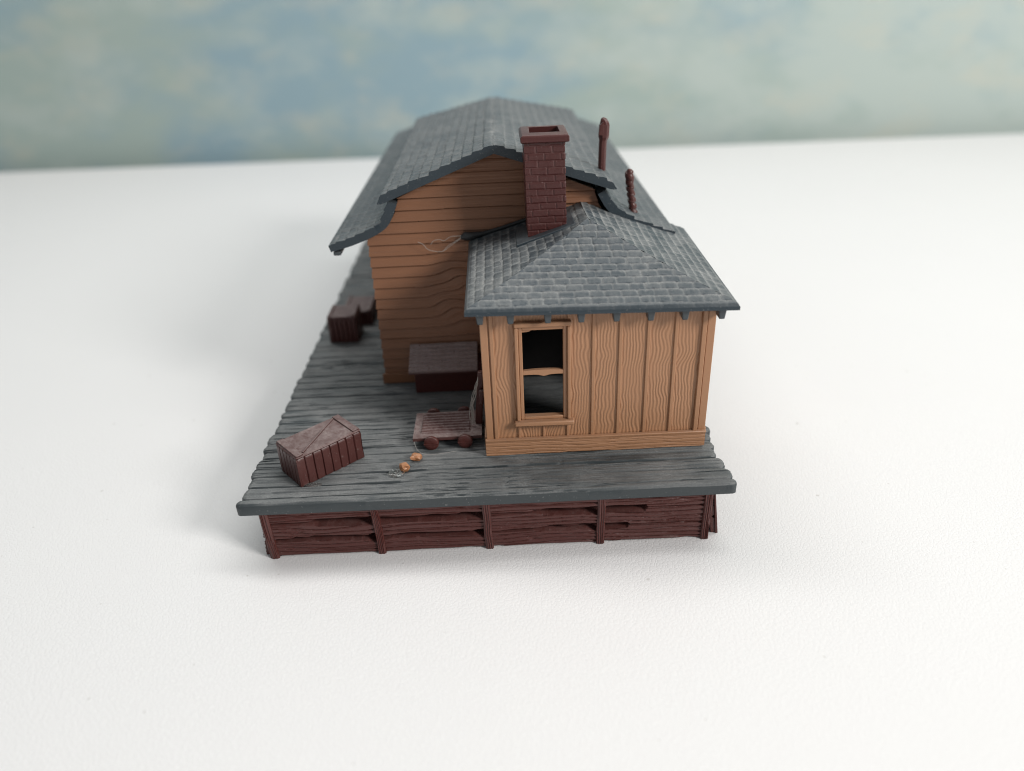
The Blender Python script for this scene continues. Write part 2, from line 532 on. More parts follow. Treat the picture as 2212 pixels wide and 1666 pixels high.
# ------------------------------------------------------------------ station building
bld = thing('station_building', 'brown station with grey shingled roofs and a small annex in front', 'building', (0, 5.1, H))
MX0, MX1, CX = -2.76, 3.66, 0.45
MY, MYB = 5.10, 19.4
prof = np.array([(1.51, -2.76), (5.60, -2.75), (5.77, -2.50), (5.98, -2.10), (6.25, -1.96), (6.50, -1.90), (7.50, CX - 0.02)])   # z, left x of the gable


def gable_x(z):
    return np.interp(z, prof[:, 0], prof[:, 1])


# front gable wall, clapboards stepped out at their lower edge
BS = 0.283
rows = np.unique(np.round(np.concatenate([np.arange(H, 7.5, 0.012)]), 4))
un = np.linspace(0, 1, 300)
xl = gable_x(rows); xr = 2 * CX - xl
Xg = xl[:, None] + (xr - xl)[:, None] * un[None]
Zg = np.repeat(rows[:, None], len(un), 1)
swirl = sstep(-1.5, -0.55, Xg) * np.exp(-((Zg - 4.0) / 0.85) ** 2)
warp = 0.26 * swirl + 0.10 * swirl * np.sin(Xg * 4.2 + Zg * 5.0)
zb = (Zg - warp - 5.07) / BS + 0.012 * vnoise(Xg * 0.7, Zg * 0.3, 12)
fr = zb - np.floor(zb)
step = 0.055 * (1 - fr) * (1 - 0.55 * swirl) - 0.035 * np.exp(-((1 - fr) / 0.05) ** 2)
gg = 0.006 * vnoise(Xg * 0.9, (Zg - warp) * 26, 14) + 0.004 * vnoise(Xg * 1.3, (Zg - warp) * 50, 15) + 0.03 * swirl * vnoise(Xg * 2.0, (Zg - warp) * 6.5, 16)
edgeX = 0.03 * (1 - fr)
Pg = np.stack([Xg - edgeX * (1 - un[None]) ** 40 + edgeX * un[None] ** 40, MY - step - gg, Zg], -1)
Bg = np.stack([Xg, np.full_like(Xg, MY + 0.14), Zg], -1)
gable = MB().slab(Pg, Bg).build('gable_wall', M['siding'], bld)
# side and rear walls with the same boards
def side_wall(x, name='side_wall'):
    z = np.arange(H, 5.62, 0.03); y = np.linspace(MY + 0.142, MYB, 40)
    Yw, Zw = np.meshgrid(y, z)
    f2 = (Zw - 5.07) / BS; f2 -= np.floor(f2)
    sg = -1 if x < CX else 1
    Pw = np.stack([x + sg * 0.03 * (1 - f2), Yw, Zw], -1); Bw = np.stack([np.full_like(Yw, x - sg * 0.14), Yw, Zw], -1)
    if sg < 0:
        Pw, Bw = Pw[:, ::-1], Bw[:, ::-1]
    return MB().slab(Pw, Bw).build(name, M['siding'], bld)
side_wall(-2.76); side_wall(3.66)
MB().box(-2.76, 3.66, MYB + 0.003, MYB + 0.14, H, 5.6).build('rear_wall', M['siding'], bld)
MB().hull([(-1.9, 14.5, 5.6), (2.8, 14.5, 5.6), (2.8, 14.64, 5.6), (-1.9, 14.64, 5.6)], [(0.2, 14.5, 7.1), (0.7, 14.5, 7.1), (0.7, 14.64, 7.1), (0.2, 14.64, 7.1)]).build('rear_gable', M['siding'], bld)
# clerestory walls under the upper roof
for sx in (-1, 1):
    x = CX + sx * 2.35
    MB().box(min(x, x - sx * 0.12), max(x, x - sx * 0.12), MY + 0.142, 14.498, 5.7, 6.45).build('clerestory_wall', M['siding'], bld)
# base board at the foot of the gable wall (ends at the bin)
MB().box(-2.84, -0.1, MY - 0.10, MY - 0.062, H, 1.80).build('base_board', M['siding'], bld, bevel=0.012)


# shingle relief -----------------------------------------------------------
def shingles(sd, al, course, width, seed, thick=0.034, lip=None):
    """sd = distance down the slope, al = distance along it; returns relief and dust"""
    wob = 0.014 * vnoise(al * 1.8, sd * 1.5, seed)
    q = (sd + wob) / course
    kk = np.floor(q).astype(np.int64); f = q - kk
    off = (np.sin(kk * 12.9898 + seed) * 43758.5453) % 1.0
    qa = al / width + off + 0.12 * vnoise(al / width * 0.9, kk * 1.7, seed + 1)
    ka = np.floor(qa).astype(np.int64); fa = qa - ka
    rr = ((np.sin(ka * 78.233 + kk * 37.719 + seed) * 43758.5453) % 1.0)
    dj = np.minimum(fa, 1 - fa) * width
    h = thick * (0.25 + 0.75 * f) * (0.75 + 0.4 * rr)
    h -= thick * 0.7 * np.exp(-(dj / 0.03) ** 2)
    drop = np.exp(-((1 - f) * course / 0.016) ** 2)
    h -= thick * 0.5 * drop
    h += 0.006 * fbm(al * 9, sd * 9, seed + 3)
    d = 0.45 * (rr - 0.5) + 0.48 * np.exp(-((dj + 0.012 * vnoise(al * 14, sd * 14, 3)) / 0.026) ** 2) + 0.9 * np.exp(-((f * course + 0.016 * vnoise(al * 16, sd * 9, 6)) / 0.055) ** 2) + 0.30 * (fbm(al * 1.1, sd * 1.1, seed + 5)) - 0.05 + 0.22 * vnoise(al * 17, sd * 6, seed + 31)
    return h, np.clip(d, -0.3, 1)


def offset_back(P, t):
    B = P.copy(); B[..., 2] -= t
    return B


# main upper roof: two slabs that meet at the ridge, sagging to the rear
def upper_side(sg):
    ex_f, ez_f = (-2.37, 6.60) if sg < 0 else (3.30, 6.71)
    ex_b, ez_b = (-2.38, 6.70) if sg < 0 else (3.33, 6.78)
    rz_f, rz_b = 7.69, 7.34
    s = np.linspace(0, 1, 170); y = np.unique(np.concatenate([np.arange(4.75, 8, 0.025), np.arange(8, 15.05, 0.05)]))
    Sg, Yg = np.meshgrid(s, y)
    v = (Yg - 4.75) / 10.25
    ex = ex_f + (ex_b - ex_f) * v; ez = ez_f + (ez_b - ez_f) * v; rz = rz_f + (rz_b - rz_f) * v
    Xr = (CX - 0.01) + (ex - CX + 0.01) * Sg; Zr = rz + (ez - rz) * Sg
    L = 3.03 if sg < 0 else 3.0
    h, d = shingles(Sg * L, Yg, 0.275, 0.33, 101 + sg, 0.055)
    h = h - 0.02 * np.exp(-(Sg * L / 0.05) ** 2)
    h *= 1 - 0.8 * sstep(0.975, 0.985, Sg)
    rnd = 0.12 * sstep(0.94, 1.0, Sg) ** 2
    Pq = np.stack([Xr, Yg, Zr + h - rnd], -1)
    d = d * 0.45 + 0.28
    # rubbed, pinkish dust along the ridge
    for yy in (6.9, 8.8):
        d += (0.9 if sg < 0 else 0.5) * np.exp(-((Sg * L - 0.07) / 0.1) ** 2 - ((Yg - yy) / 0.14) ** 2)
    Bq = np.stack([Xr, Yg, Zr - 0.19 + rnd * 0.3], -1)
    if sg > 0:
        return Pq, Bq, d
    return Pq[:, ::-1], Bq[:, ::-1], d[:, ::-1]
b = MB()
for sg in (-1, 1):
    Pq, Bq, d = upper_side(sg)
    b.slab(Pq, Bq, dust=d)
b.build('upper_roof', M['roof'], bld)


# lower skirt roofs with their flared profile
def lower_roof(pts, ya, yb, seed, sg):
    pts = np.array(pts, float)
    seg = np.r_[0, np.cumsum(np.hypot(*np.diff(pts, axis=0).T))]
    q = np.linspace(0, seg[-1], 130)
    # smooth the polyline
    xx = np.interp(q, seg, pts[:, 0]); zz = np.interp(q, seg, pts[:, 1])
    for _ in range(60):
        xx[1:-1] = 0.25 * xx[:-2] + 0.5 * xx[1:-1] + 0.25 * xx[2:]; zz[1:-1] = 0.25 * zz[:-2] + 0.5 * zz[1:-1] + 0.25 * zz[2:]
    tx, tz = np.gradient(xx), np.gradient(zz); ln = np.hypot(tx, tz)
    nx, nz = tz / ln * (1 if sg < 0 else -1) * -1, tx / ln * (1 if sg < 0 else -1) * 1
    nx, nz = (-nx, -nz) if nz.mean() < 0 else (nx, nz)
    y = np.unique(np.concatenate([np.arange(ya, 9, 0.025), np.arange(9, yb, 0.05)]))
    Q, Yq = np.meshgrid(q, y)
    h, d = shingles(Q, Yq, 0.26, 0.33, seed, 0.045)
    h *= 1 - 0.8 * sstep(seg[-1] - 0.08, seg[-1] - 0.05, Q)
    Pq = np.stack([xx[None] + nx[None] * h, Yq, np.minimum(zz[None] + nz[None] * h, 6.7 - 0.95 * sstep(14.3, 14.9, Yq))], -1)
    th = 0.21 - 0.05 * (q / seg[-1])
    Bq = np.stack([np.repeat((xx - nx * th)[None], len(y), 0), Yq, np.minimum(np.repeat((zz - nz * th)[None], len(y), 0), 6.5 - 0.95 * sstep(14.3, 14.9, Yq))], -1)
    d = d * 0.45 + 0.2
    if sg < 0:
        Pq, Bq, d = Pq[:, ::-1], Bq[:, ::-1], d[:, ::-1]
    return MB().slab(Pq, Bq, dust=d).build('lower_roof', M['roof'], bld)
lr = lower_roof([(-2.12, 6.48), (-2.22, 6.22), (-2.34, 6.00), (-2.48, 5.90), (-2.73, 5.77), (-3.19, 5.59), (-3.70, 5.45)], 4.88, 19.75, 111, -1)
MB().box(-3.62, -3.44, 4.93, 19.6, 5.18, 5.275).build('eave_board', M['trim'], lr, bevel=0.02)
lower_roof([(3.06, 6.52), (3.20, 6.25), (3.36, 6.04), (3.75, 5.80), (4.20, 5.62), (4.80, 5.42)], 4.90, 19.75, 112, 1)
MB().hull([(-2.2, 14.7, 5.6), (3.1, 14.7, 5.6), (3.1, 19.6, 5.35), (-2.2, 19.6, 5.35)], [(-2.2, 14.7, 5.7), (3.1, 14.7, 5.7), (3.1, 19.6, 5.45), (-2.2, 19.6, 5.45)]).build('rear_roof', M['roof'], bld)

# ------------------------------------------------------------------ annex
AY, AX0, AX1, AZB, AZT = 1.40, 0.02, 4.90, 1.88, 5.12
OX0, OX1, OZ0, OZ1 = 0.85, 1.75, 2.46, 4.60          # window opening


def vgrain(X, Z, seed, f=13.5, amp=0.0065):
    """wavy vertical moulded grain with cathedral swirls"""
    ph = X * f + 1.9 * fbm(X * 1.15, Z * 1.15, seed) + 0.36 * vnoise(X * 3.4, Z * 3.4, seed + 9) + 0.16 * vnoise(X * 7, Z * 8, seed + 19)
    return amp * np.sin(ph * 6.283) * (0.75 + 0.25 * vnoise(X * 4, Z * 2, seed + 2))


def annex_front():
    xs = np.unique(np.concatenate([np.arange(AX0, AX1, 0.0095), [OX0, OX1, AX1]])); zs = np.unique(np.concatenate([np.arange(AZB - 0.2, AZT, 0.02), [OZ0, OZ1, AZT]]))
    Xa, Za = np.meshgrid(xs, zs)
    h = vgrain(Xa, Za, 201)
    mask = ~(((xs[:-1] >= OX0 - 1e-6) & (xs[1:] <= OX1 + 1e-6))[None] & ((zs[:-1] >= OZ0 - 1e-6) & (zs[1:] <= OZ1 + 1e-6))[:, None])
    Pa = np.stack([Xa, AY - h, Za], -1)
    return MB().slab(Pa, np.stack([Xa, np.full_like(Xa, AY + 0.10), Za], -1), mask).build('front_wall', M['tan'], bld)
fwall = annex_front()
# battens and corner strips
def batten(x, w, z0, z1, y=AY - 0.036, yb=AY + 0.02, name='batten', par=None):
    return MB().hull([(x - w / 2, y, z0), (x + w / 2, y, z0), (x + w / 2 + 0.012, yb, z0), (x - w / 2 - 0.012, yb, z0)], [(x - w / 2, y, z1), (x + w / 2, y, z1), (x + w / 2 + 0.012, yb, z1), (x - w / 2 - 0.012, yb, z1)]).build(name, M['tan'], par or fwall, bevel=0.014)
for x in (2.38, 2.95, 3.54, 4.12):
    batten(x, 0.075, AZB - 0.02, AZT)
batten(0.745, 0.06, AZB - 0.02, 2.26); batten(1.29, 0.05, AZB - 0.02, 2.26); batten(1.83, 0.06, AZB - 0.02, 2.26)
batten(0.735, 0.05, 4.80, AZT); batten(1.85, 0.05, 4.80, AZT)
batten(0.225, 0.085, AZB - 0.02, AZT, AY - 0.05)
MB().box(AX0 - 0.03, 0.15, AY - 0.04, AY + 0.05, AZB - 0.02, AZT).build('corner_strip', M['tan'], fwall, bevel=0.015)
batten(4.70, 0.10, AZB - 0.02, AZT, AY - 0.06)
MB().box(4.765, AX1 + 0.035, AY - 0.02, AY + 0.05, AZB - 0.02, AZT).build('corner_strip', M['tan'], fwall, bevel=0.015)

# window set in the front wall
win = thing('window', '', '', (1.3, AY, OZ0)); del win['label'], win['category']
win.parent = bld; win.location = (Vector((1.3, AY, OZ0)) - Vector(bld['_base'])) * CM
fr_ = MB()
for x0, x1 in ((0.70, 0.785), (1.815, 1.90)):
    fr_.box(x0, x1, AY - 0.105, AY + 0.02, 2.40, 4.66)
fr_.box(0.70, 1.90, AY - 0.11, AY + 0.02, 4.663, 4.77)
fr_.build('casing', M['tan'], win, bevel=0.022)
fr_ = MB()
fr_.box(0.788, 0.868, AY - 0.045, AY + 0.11, 2.40, 4.66); fr_.box(1.732, 1.812, AY - 0.045, AY + 0.11, 2.40, 4.66)
fr_.box(0.870, 1.730, AY - 0.042, AY + 0.108, 4.575, 4.66); fr_.box(0.870, 1.730, AY - 0.042, AY + 0.108, 2.40, 2.475)
fr_.build('sash_frame', M['tan'], win, bevel=0.014)
# the meeting rail bows a little and has a nib of flash below
xs = np.linspace(0.862, 1.738, 40); tt = (xs - 0.862) / 0.876
top = 3.615 + 0.022 * np.sin(tt * 3.14); bot = 3.515 + 0.004 * np.sin(tt * 9) - 0.03 * np.exp(-((tt - 0.52) / 0.1) ** 2)
V = np.stack([np.stack([xs, np.full(40, AY - 0.035), bot], -1), np.stack([xs, np.full(40, AY - 0.035), top], -1)], 0)
V2 = V.copy(); V2[..., 1] = AY + 0.06
MB().slab(V, V2).build('meeting_rail', M['tan'], win, bevel=0.01)
MB().hull([(0.86, AY - 0.02, 4.52), (1.02, AY - 0.02, 4.535), (1.02, AY + 0.03, 4.535), (0.86, AY + 0.03, 4.52)], [(0.86, AY - 0.02, 4.58), (1.08, AY - 0.02, 4.58), (1.08, AY + 0.03, 4.58), (0.86, AY + 0.03, 4.58)]).build('flash_remnant', M['tan'], win, bevel=0.012)
MB().box(0.64, 1.965, AY - 0.17, AY + 0.1, 2.285, 2.398).build('sill', M['tan'], win, bevel=0.03)

# base board: moulded grain, uneven foot
xs = np.arange(AX0 - 0.05, AX1 + 0.04, 0.02); zs = np.linspace(H + 0.012, AZB, 30)
Xb, Zb = np.meshgrid(xs, zs)
hb = grain_h(Xb * 1.4, Zb, 11, 230, 0.008)
Zb2 = Zb + (0.018 * vnoise(Xb * 1.3, Xb * 0, 8) + 0.03 * sstep(3.3, 4.2, Xb)) * (1 - (Zb - H) / (AZB - H))
MB().slab(np.stack([Xb, AY - 0.095 - hb, Zb2], -1), np.stack([Xb, np.full_like(Xb, AY + 0.05), Zb2], -1)).build('base_board', M['tan'], bld)
MB().box(AX0 - 0.055, AX1 + 0.045, AY - 0.112, AY - 0.01, AZB + 0.003, AZB + 0.05).build('base_cap', M['tan'], bld, bevel=0.014)
for x0, x1 in ((AX0 - 0.07, AX0 + 0.0), (AX1 + 0.0, AX1 + 0.075)):
    MB().box(x0, x1, AY + 0.052, MY - 0.07, H, AZB + 0.05).build('base_board', M['tan'], bld, bevel=0.015)

# annex side walls: left is plain boards, right has an open window
def annex_side(x, sg, hole):
    y0, y1 = AY + 0.102, MY - 0.066
    ys_ = np.unique(np.concatenate([np.arange(y0, y1, 0.03), [1.64, 2.6, y1]])); zs_ = np.unique(np.concatenate([np.arange(H, AZT + 0.1, 0.05), [2.3, 4.7, AZT + 0.1]]))
    Ya, Za = np.meshgrid(ys_, zs_)
    h = vgrain(Ya, Za, 240 + sg)
    mask = None
    if hole:
        mask = ~(((ys_[:-1] >= 1.64 - 1e-6) & (ys_[1:] <= 2.6 + 1e-6))[None] & ((zs_[:-1] >= 2.3 - 1e-6) & (zs_[1:] <= 4.7 + 1e-6))[:, None])
    Pa = np.stack([x + sg * h, Ya, Za], -1); Ba = np.stack([np.full_like(Ya, x - sg * 0.1), Ya, Za], -1)
    if sg < 0:
        Pa, Ba = Pa[:, ::-1], Ba[:, ::-1]; mask = None if mask is None else mask[:, ::-1]
    return MB().slab(Pa, Ba, mask).build('annex_side_wall', M['tan'], bld)
annex_side(AX0 + 0.01, -1, False)
annex_side(AX1 - 0.01, 1, True)
# added near-black sheets that paint in the shade of the annex interior
MB().box(AX0 + 0.115, AX0 + 0.14, AY + 0.104, MY - 0.1, H + 0.02, AZT).build('shade_lining', M['inside'], bld)
MB().box(AX0 + 0.142, AX1 - 0.12, MY - 0.098, MY - 0.072, H + 0.02, AZT).build('shade_lining', M['inside'], bld)

# annex hip roof
RX, RZ, RZB, RYF = 2.47, 6.27, 6.20, 3.50
def ez(x, y):
    return 5.255 - 0.022 * (x + 0.3) + 0.035 * (y - 0.95) * (x < 2) + 0.012 * (y - 0.95) * (x >= 2)
EX0, EX1, EY0 = -0.28, 5.26, 0.95
b = MB()
def hip(Pfun, course_len, along, seed, ns, na):
    s = np.linspace(0, 1, ns); a = np.linspace(0, 1, na)
    A, Sx = np.meshgrid(a, s)
    Pq, Bq, sd, al = Pfun(Sx, A)
    h, d = shingles(sd, al, 0.205, 0.325, seed, 0.017)
    h *= 1 - 0.9 * sstep(0.962, 0.968, Sx)
    d = d * (1 - sstep(0.955, 0.965, Sx) * 0.6)
    Pq[..., 2] += h - 0.055 * sstep(0.975, 1.0, Sx) ** 2
    return Pq, Bq, d
def f_front(Sx, A):
    xl = RX + (EX0 - RX) * Sx; xr = RX + (EX1 - RX) * Sx
    x = xl + (xr - xl) * A; y = RYF + (EY0 - RYF) * Sx
    z = RZ + (ez(EX0 + (EX1 - EX0) * A, EY0) - RZ) * Sx
    z = z - 0.05 * np.sin(Sx * math.pi)
    P_ = np.stack([x, y, z], -1)
    B_ = P_.copy(); B_[..., 2] -= 0.13
    return P_, B_, Sx * 2.78, x
def f_left(Sx, A):
    yr = RYF + (5.06 - RYF) * A; ye = EY0 + (5.06 - EY0) * A
    y = yr + (ye - yr) * Sx; x = RX + (EX0 - RX) * Sx
    rz = RZ + (RZB - RZ) * A
    z = rz + (5.255 + 0.035 * (ye - 0.95) - rz) * Sx
    z = z - 0.05 * np.sin(Sx * math.pi) * (1 - A)
    P_ = np.stack([x, y, z], -1); B_ = P_.copy(); B_[..., 2] -= 0.13
    return P_, B_, Sx * 2.9, y
def f_right(Sx, A):
    yr = RYF + (5.8 - RYF) * A; ye = EY0 + (5.8 - EY0) * A
    y = yr + (ye - yr) * Sx; x = RX + (EX1 - RX) * Sx
    rz = RZ + (RZB - RZ) * A
    z = rz + (ez(EX1, ye) - rz) * Sx
    z = z - 0.05 * np.sin(Sx * math.pi) * (1 - A)
    z = z + 0.012 * A
    P_ = np.stack([x, y, z], -1); B_ = P_.copy(); B_[..., 2] -= 0.13
    return P_, B_, Sx * 3.0, y
Pq, Bq, d = hip(f_front, 2.78, 1, 301, 190, 300); b.slab(Pq[::-1], Bq[::-1], dust=d[::-1] * 0.85)
Pq, Bq, d = hip(f_left, 2.9, 1, 302, 190, 210); b.slab(Pq[::-1, ::-1][:, ::-1][::-1, ::-1], Bq[::-1, ::-1][:, ::-1][::-1, ::-1], dust=(d[::-1, ::-1][:, ::-1][::-1, ::-1]) * 0.8 + 0.1 + (0.35 * sstep(1.6, 0.2, Pq[..., 0]) * sstep(2.5, 4.6, Pq[..., 1]) + 0.3 * np.exp(-((Pq[..., 0] - 2.3) / 0.4) ** 2) * sstep(3.6, 4.6, Pq[..., 1])))
Pq, Bq, d = hip(f_right, 3.0, 1, 303, 190, 240)
# the part of the right slope inside the main house is cut away
mk = ~((Pq[:-1, :-1, 1] > 5.08) & (Pq[:-1, :-1, 0] < 3.62))
b.slab(Pq[::-1], Bq[::-1], mk[::-1], dust=d[::-1] * 0.9 + 0.12)
aroof = b.build('annex_roof', M['roof'], bld)
# rafter tails under the eaves
def tail(x, y0, y1, z, w=0.175):
    t_ = 0.03
    return MB().hull([(x - w / 2 + t_, y0 + 0.02, z - 0.40), (x + w / 2 - t_, y0 + 0.02, z - 0.40), (x + w / 2 - t_, y1, z - 0.40), (x - w / 2 + t_, y1, z - 0.40)],
                     [(x - w / 2, y0, z - 0.135), (x + w / 2, y0, z - 0.135), (x + w / 2, y1, z - 0.135), (x - w / 2, y1, z - 0.135)]).build('rafter_tail', M['trim'], aroof, bevel=0.02)
for x in (0.02, 0.64, 1.40, 2.08, 2.80, 3.50, 4.20, 4.95):
    tail(x, 1.04, 1.34, ez(x, 0.95) + 0.03)
for y in (1.75, 2.5, 3.25, 4.0):
    MB().hull([(-0.16, y - 0.06, 4.93), (0.0, y - 0.06, 4.93), (0.0, y + 0.06, 4.93), (-0.16, y + 0.06, 4.93)], [(-0.2, y - 0.075, 5.14), (0.0, y - 0.075, 5.14), (0.0, y + 0.075, 5.14), (-0.2, y + 0.075, 5.14)]).build('rafter_tail', M['trim'], aroof, bevel=0.02)
    MB().hull([(4.93, y - 0.06, 4.83), (5.1, y - 0.06, 4.83), (5.1, y + 0.06, 4.83), (4.93, y + 0.06, 4.83)], [(4.93, y - 0.075, 5.03), (5.14, y - 0.075, 5.03), (5.14, y + 0.075, 5.03), (4.93, y + 0.075, 5.03)]).build('rafter_tail', M['trim'], aroof, bevel=0.02)
# dark strip stands in for the shaded roof-to-siding gap; broken flashing lump at end
def zl(x, y=4.9):
    s_ = (RX - x) / (RX - EX0); A_ = (y - EY0) / (5.06 - EY0)
    return RZ + (RZB - RZ) * A_ + (5.255 + 0.035 * (y - 0.95) - RZ - (RZB - RZ) * A_) * s_
b = MB().tube([(-0.46, 4.95, 5.50), (-0.36, 4.95, 5.53), (-0.22, 4.96, 5.52), (0.1, 4.98, zl(0.1) + 0.06), (0.5, 4.98, zl(0.5) + 0.05), (1.15, 4.98, zl(1.15) + 0.05)], [0.05, 0.115, 0.105, 0.06, 0.05, 0.05], 12, 0.9)
b.build('flashing_gap_shade', M['dark_grey'], aroof)

# chimney ------------------------------------------------------------------
chim = thing('chimney', '', '', (1.58, 4.2, 5.8)); del chim['label'], chim['category']
chim.parent = bld; chim.location = (Vector((1.58, 4.2, 5.8)) - Vector(bld['_base'])) * CM
CX0, CX1, CY0, CY1, CZ0, CZ1 = 1.15, 2.025, 3.72, 4.69, 5.35, 7.95
per = [(CX0, CY1), (CX0, CY0), (CX1, CY0), (CX1, CY1), (CX0, CY1)]
pu = []; 
for (xa, ya), (xb, yb) in zip(per[:-1], per[1:]):
    n = int(max(abs(xb - xa), abs(yb - ya)) / 0.0105)
    for i in range(n):
        f = i / n
        nrm = np.array([(yb - ya), -(xb - xa)]); nrm = nrm / np.linalg.norm(nrm)
        e = min(f, 1 - f) * max(abs(xb - xa), abs(yb - ya))
        pu.append((xa + (xb - xa) * f, ya + (yb - ya) * f, nrm[0], nrm[1], e))
pu.append(pu[0]); pu = np.array(pu)
dist = np.r_[0, np.cumsum(np.hypot(*np.diff(pu[:, :2], axis=0).T))]
zc = np.arange(CZ0, CZ1, 0.0105)
Dd, Zc = np.meshgrid(dist, zc)
rowh, bw = 0.155, 0.36
zq = (Zc - CZ0) / rowh + 0.05 * vnoise(Dd * 2, Zc * 2, 3); kr = np.floor(zq); fz = (zq - kr) * rowh
bq = (Dd + 0.02) / bw + 0.5 * (kr % 2) + 0.08 * np.sin(kr * 5.1); kb = np.floor(bq); fb = (bq - kb) * bw
mo = np.minimum(np.minimum(fz, rowh - fz), np.minimum(fb, bw - fb))
hbk = 0.011 * sstep(0.006, 0.026, mo) + 0.004 * fbm(Dd * 10, Zc * 10, 8) + 0.005 * np.sin(kb * 7 + kr * 3)
tap = 1 - 0.0 * Zc
lean = -0.045 * (Zc - CZ0) / (CZ1 - CZ0)
Pc = np.stack([pu[None, :, 0] + pu[None, :, 2] * hbk + lean, pu[None, :, 1] + pu[None, :, 3] * hbk, Zc], -1)
cxm, cym = (CX0 + CX1) / 2, (CY0 + CY1) / 2
Bc = Pc.copy(); Bc[..., 0] = cxm + (pu[None, :, 0] - cxm) * 0.8 + lean; Bc[..., 1] = cym + (pu[None, :, 1] - cym) * 0.8
MB().slab(Pc, Bc, dust=np.clip(0.3 * sstep(0.012, 0.0, mo) * (vnoise(Dd * 7, Zc * 7, 4) > 0.1), 0, 1)).build('brick_shaft', M['brick'], chim)
def ring(x0, x1, y0, y1, z):
    return [(x0, y0, z), (x1, y0, z), (x1, y1, z), (x0, y1, z)]
def loft(rings):
    V = [p for r in rings for p in r]; F = []
    n = len(rings)
    for i in range(n):
        j = (i + 1) % n
        for q in range(4):
            q2 = (q + 1) % 4
            F.append((i * 4 + q, i * 4 + q2, j * 4 + q2, j * 4 + q))
    return V, F
o = -0.04
V, F = loft([ring(1.16 + o, 2.03 + o, 3.73, 4.68, 7.88), ring(1.07 + o, 2.12 + o, 3.62, 4.80, 7.92), ring(1.07 + o, 2.12 + o, 3.62, 4.80, 8.02), ring(1.11 + o, 2.08 + o, 3.66, 4.76, 8.07),
             ring(1.28 + o, 1.93 + o, 3.88, 4.56, 8.09), ring(1.30 + o, 1.91 + o, 3.90, 4.54, 7.55)])
MB().add(V, F).build('cap', M['brick'], chim, bevel=0.014, smooth=True)
MB().box(1.2 + o, 2.0 + o, 3.8, 4.6, 7.50, 7.548).build('flue_floor', M['dark_grey'], chim)
# flat flashing plate lying on the slope round the foot of the chimney
fl = MB()
def slope_pt(x, y, dz):
    return (x, y, zl(x, y) + dz - 0.02)
fl.hull([slope_pt(0.86, 3.45, -0.05), slope_pt(2.2, 3.50, -0.05), slope_pt(2.2, 4.74, -0.05), slope_pt(0.86, 4.74, -0.05)], [slope_pt(0.86, 3.45, 0.042), slope_pt(2.2, 3.50, 0.042), slope_pt(2.2, 4.74, 0.042), slope_pt(0.86, 4.74, 0.042)])
fl.build('flashing_plate', M['roof'], aroof, bevel=0.02)

# broken stove pipes on the roof -------------------------------------------
p1 = MB()
p1.tube([(3.06, 5.72, 6.6), (3.065, 5.72, 7.0), (3.075, 5.72, 7.45), (3.08, 5.72, 7.50), (3.085, 5.72, 7.53), (3.09, 5.72, 7.58), (3.095, 5.72, 7.62), (3.105, 5.72, 7.86), (3.105, 5.72, 7.90), (3.08, 5.72, 7.97), (3.05, 5.72, 8.02)],
        [0.098, 0.097, 0.097, 0.097, 0.108, 0.130, 0.133, 0.130, 0.118, 0.085, 0.035], 8)
p1.hull([(2.955, 5.56, 7.66), (3.06, 5.56, 7.64), (3.06, 5.66, 7.64), (2.955, 5.66, 7.66)], [(2.985, 5.58, 7.88), (3.07, 5.58, 7.95), (3.07, 5.68, 7.95), (2.985, 5.68, 7.88)])
p1.build('stove_pipe', M['maroon'], bld, smooth=False, bevel=0.008)
p2 = MB()
pts, rad = [], []
for i in range(46):
    f = i / 45
    pts.append((3.86 - 0.15 * f + 0.012 * math.sin(f * 42), 5.6 + 0.012 * math.cos(f * 42), 5.70 + 1.13 * f))
    r_ = 0.092 + (0.020 * math.sin(f * 46) if f < 0.68 else 0.012)
    if f > 0.93:
        r_ *= 1 - (f - 0.93) / 0.09
    rad.append(max(r_, 0.02))
p2.tube(pts, rad, 9)
p2.build('stove_pipe', M['maroon'], bld, smooth=True)

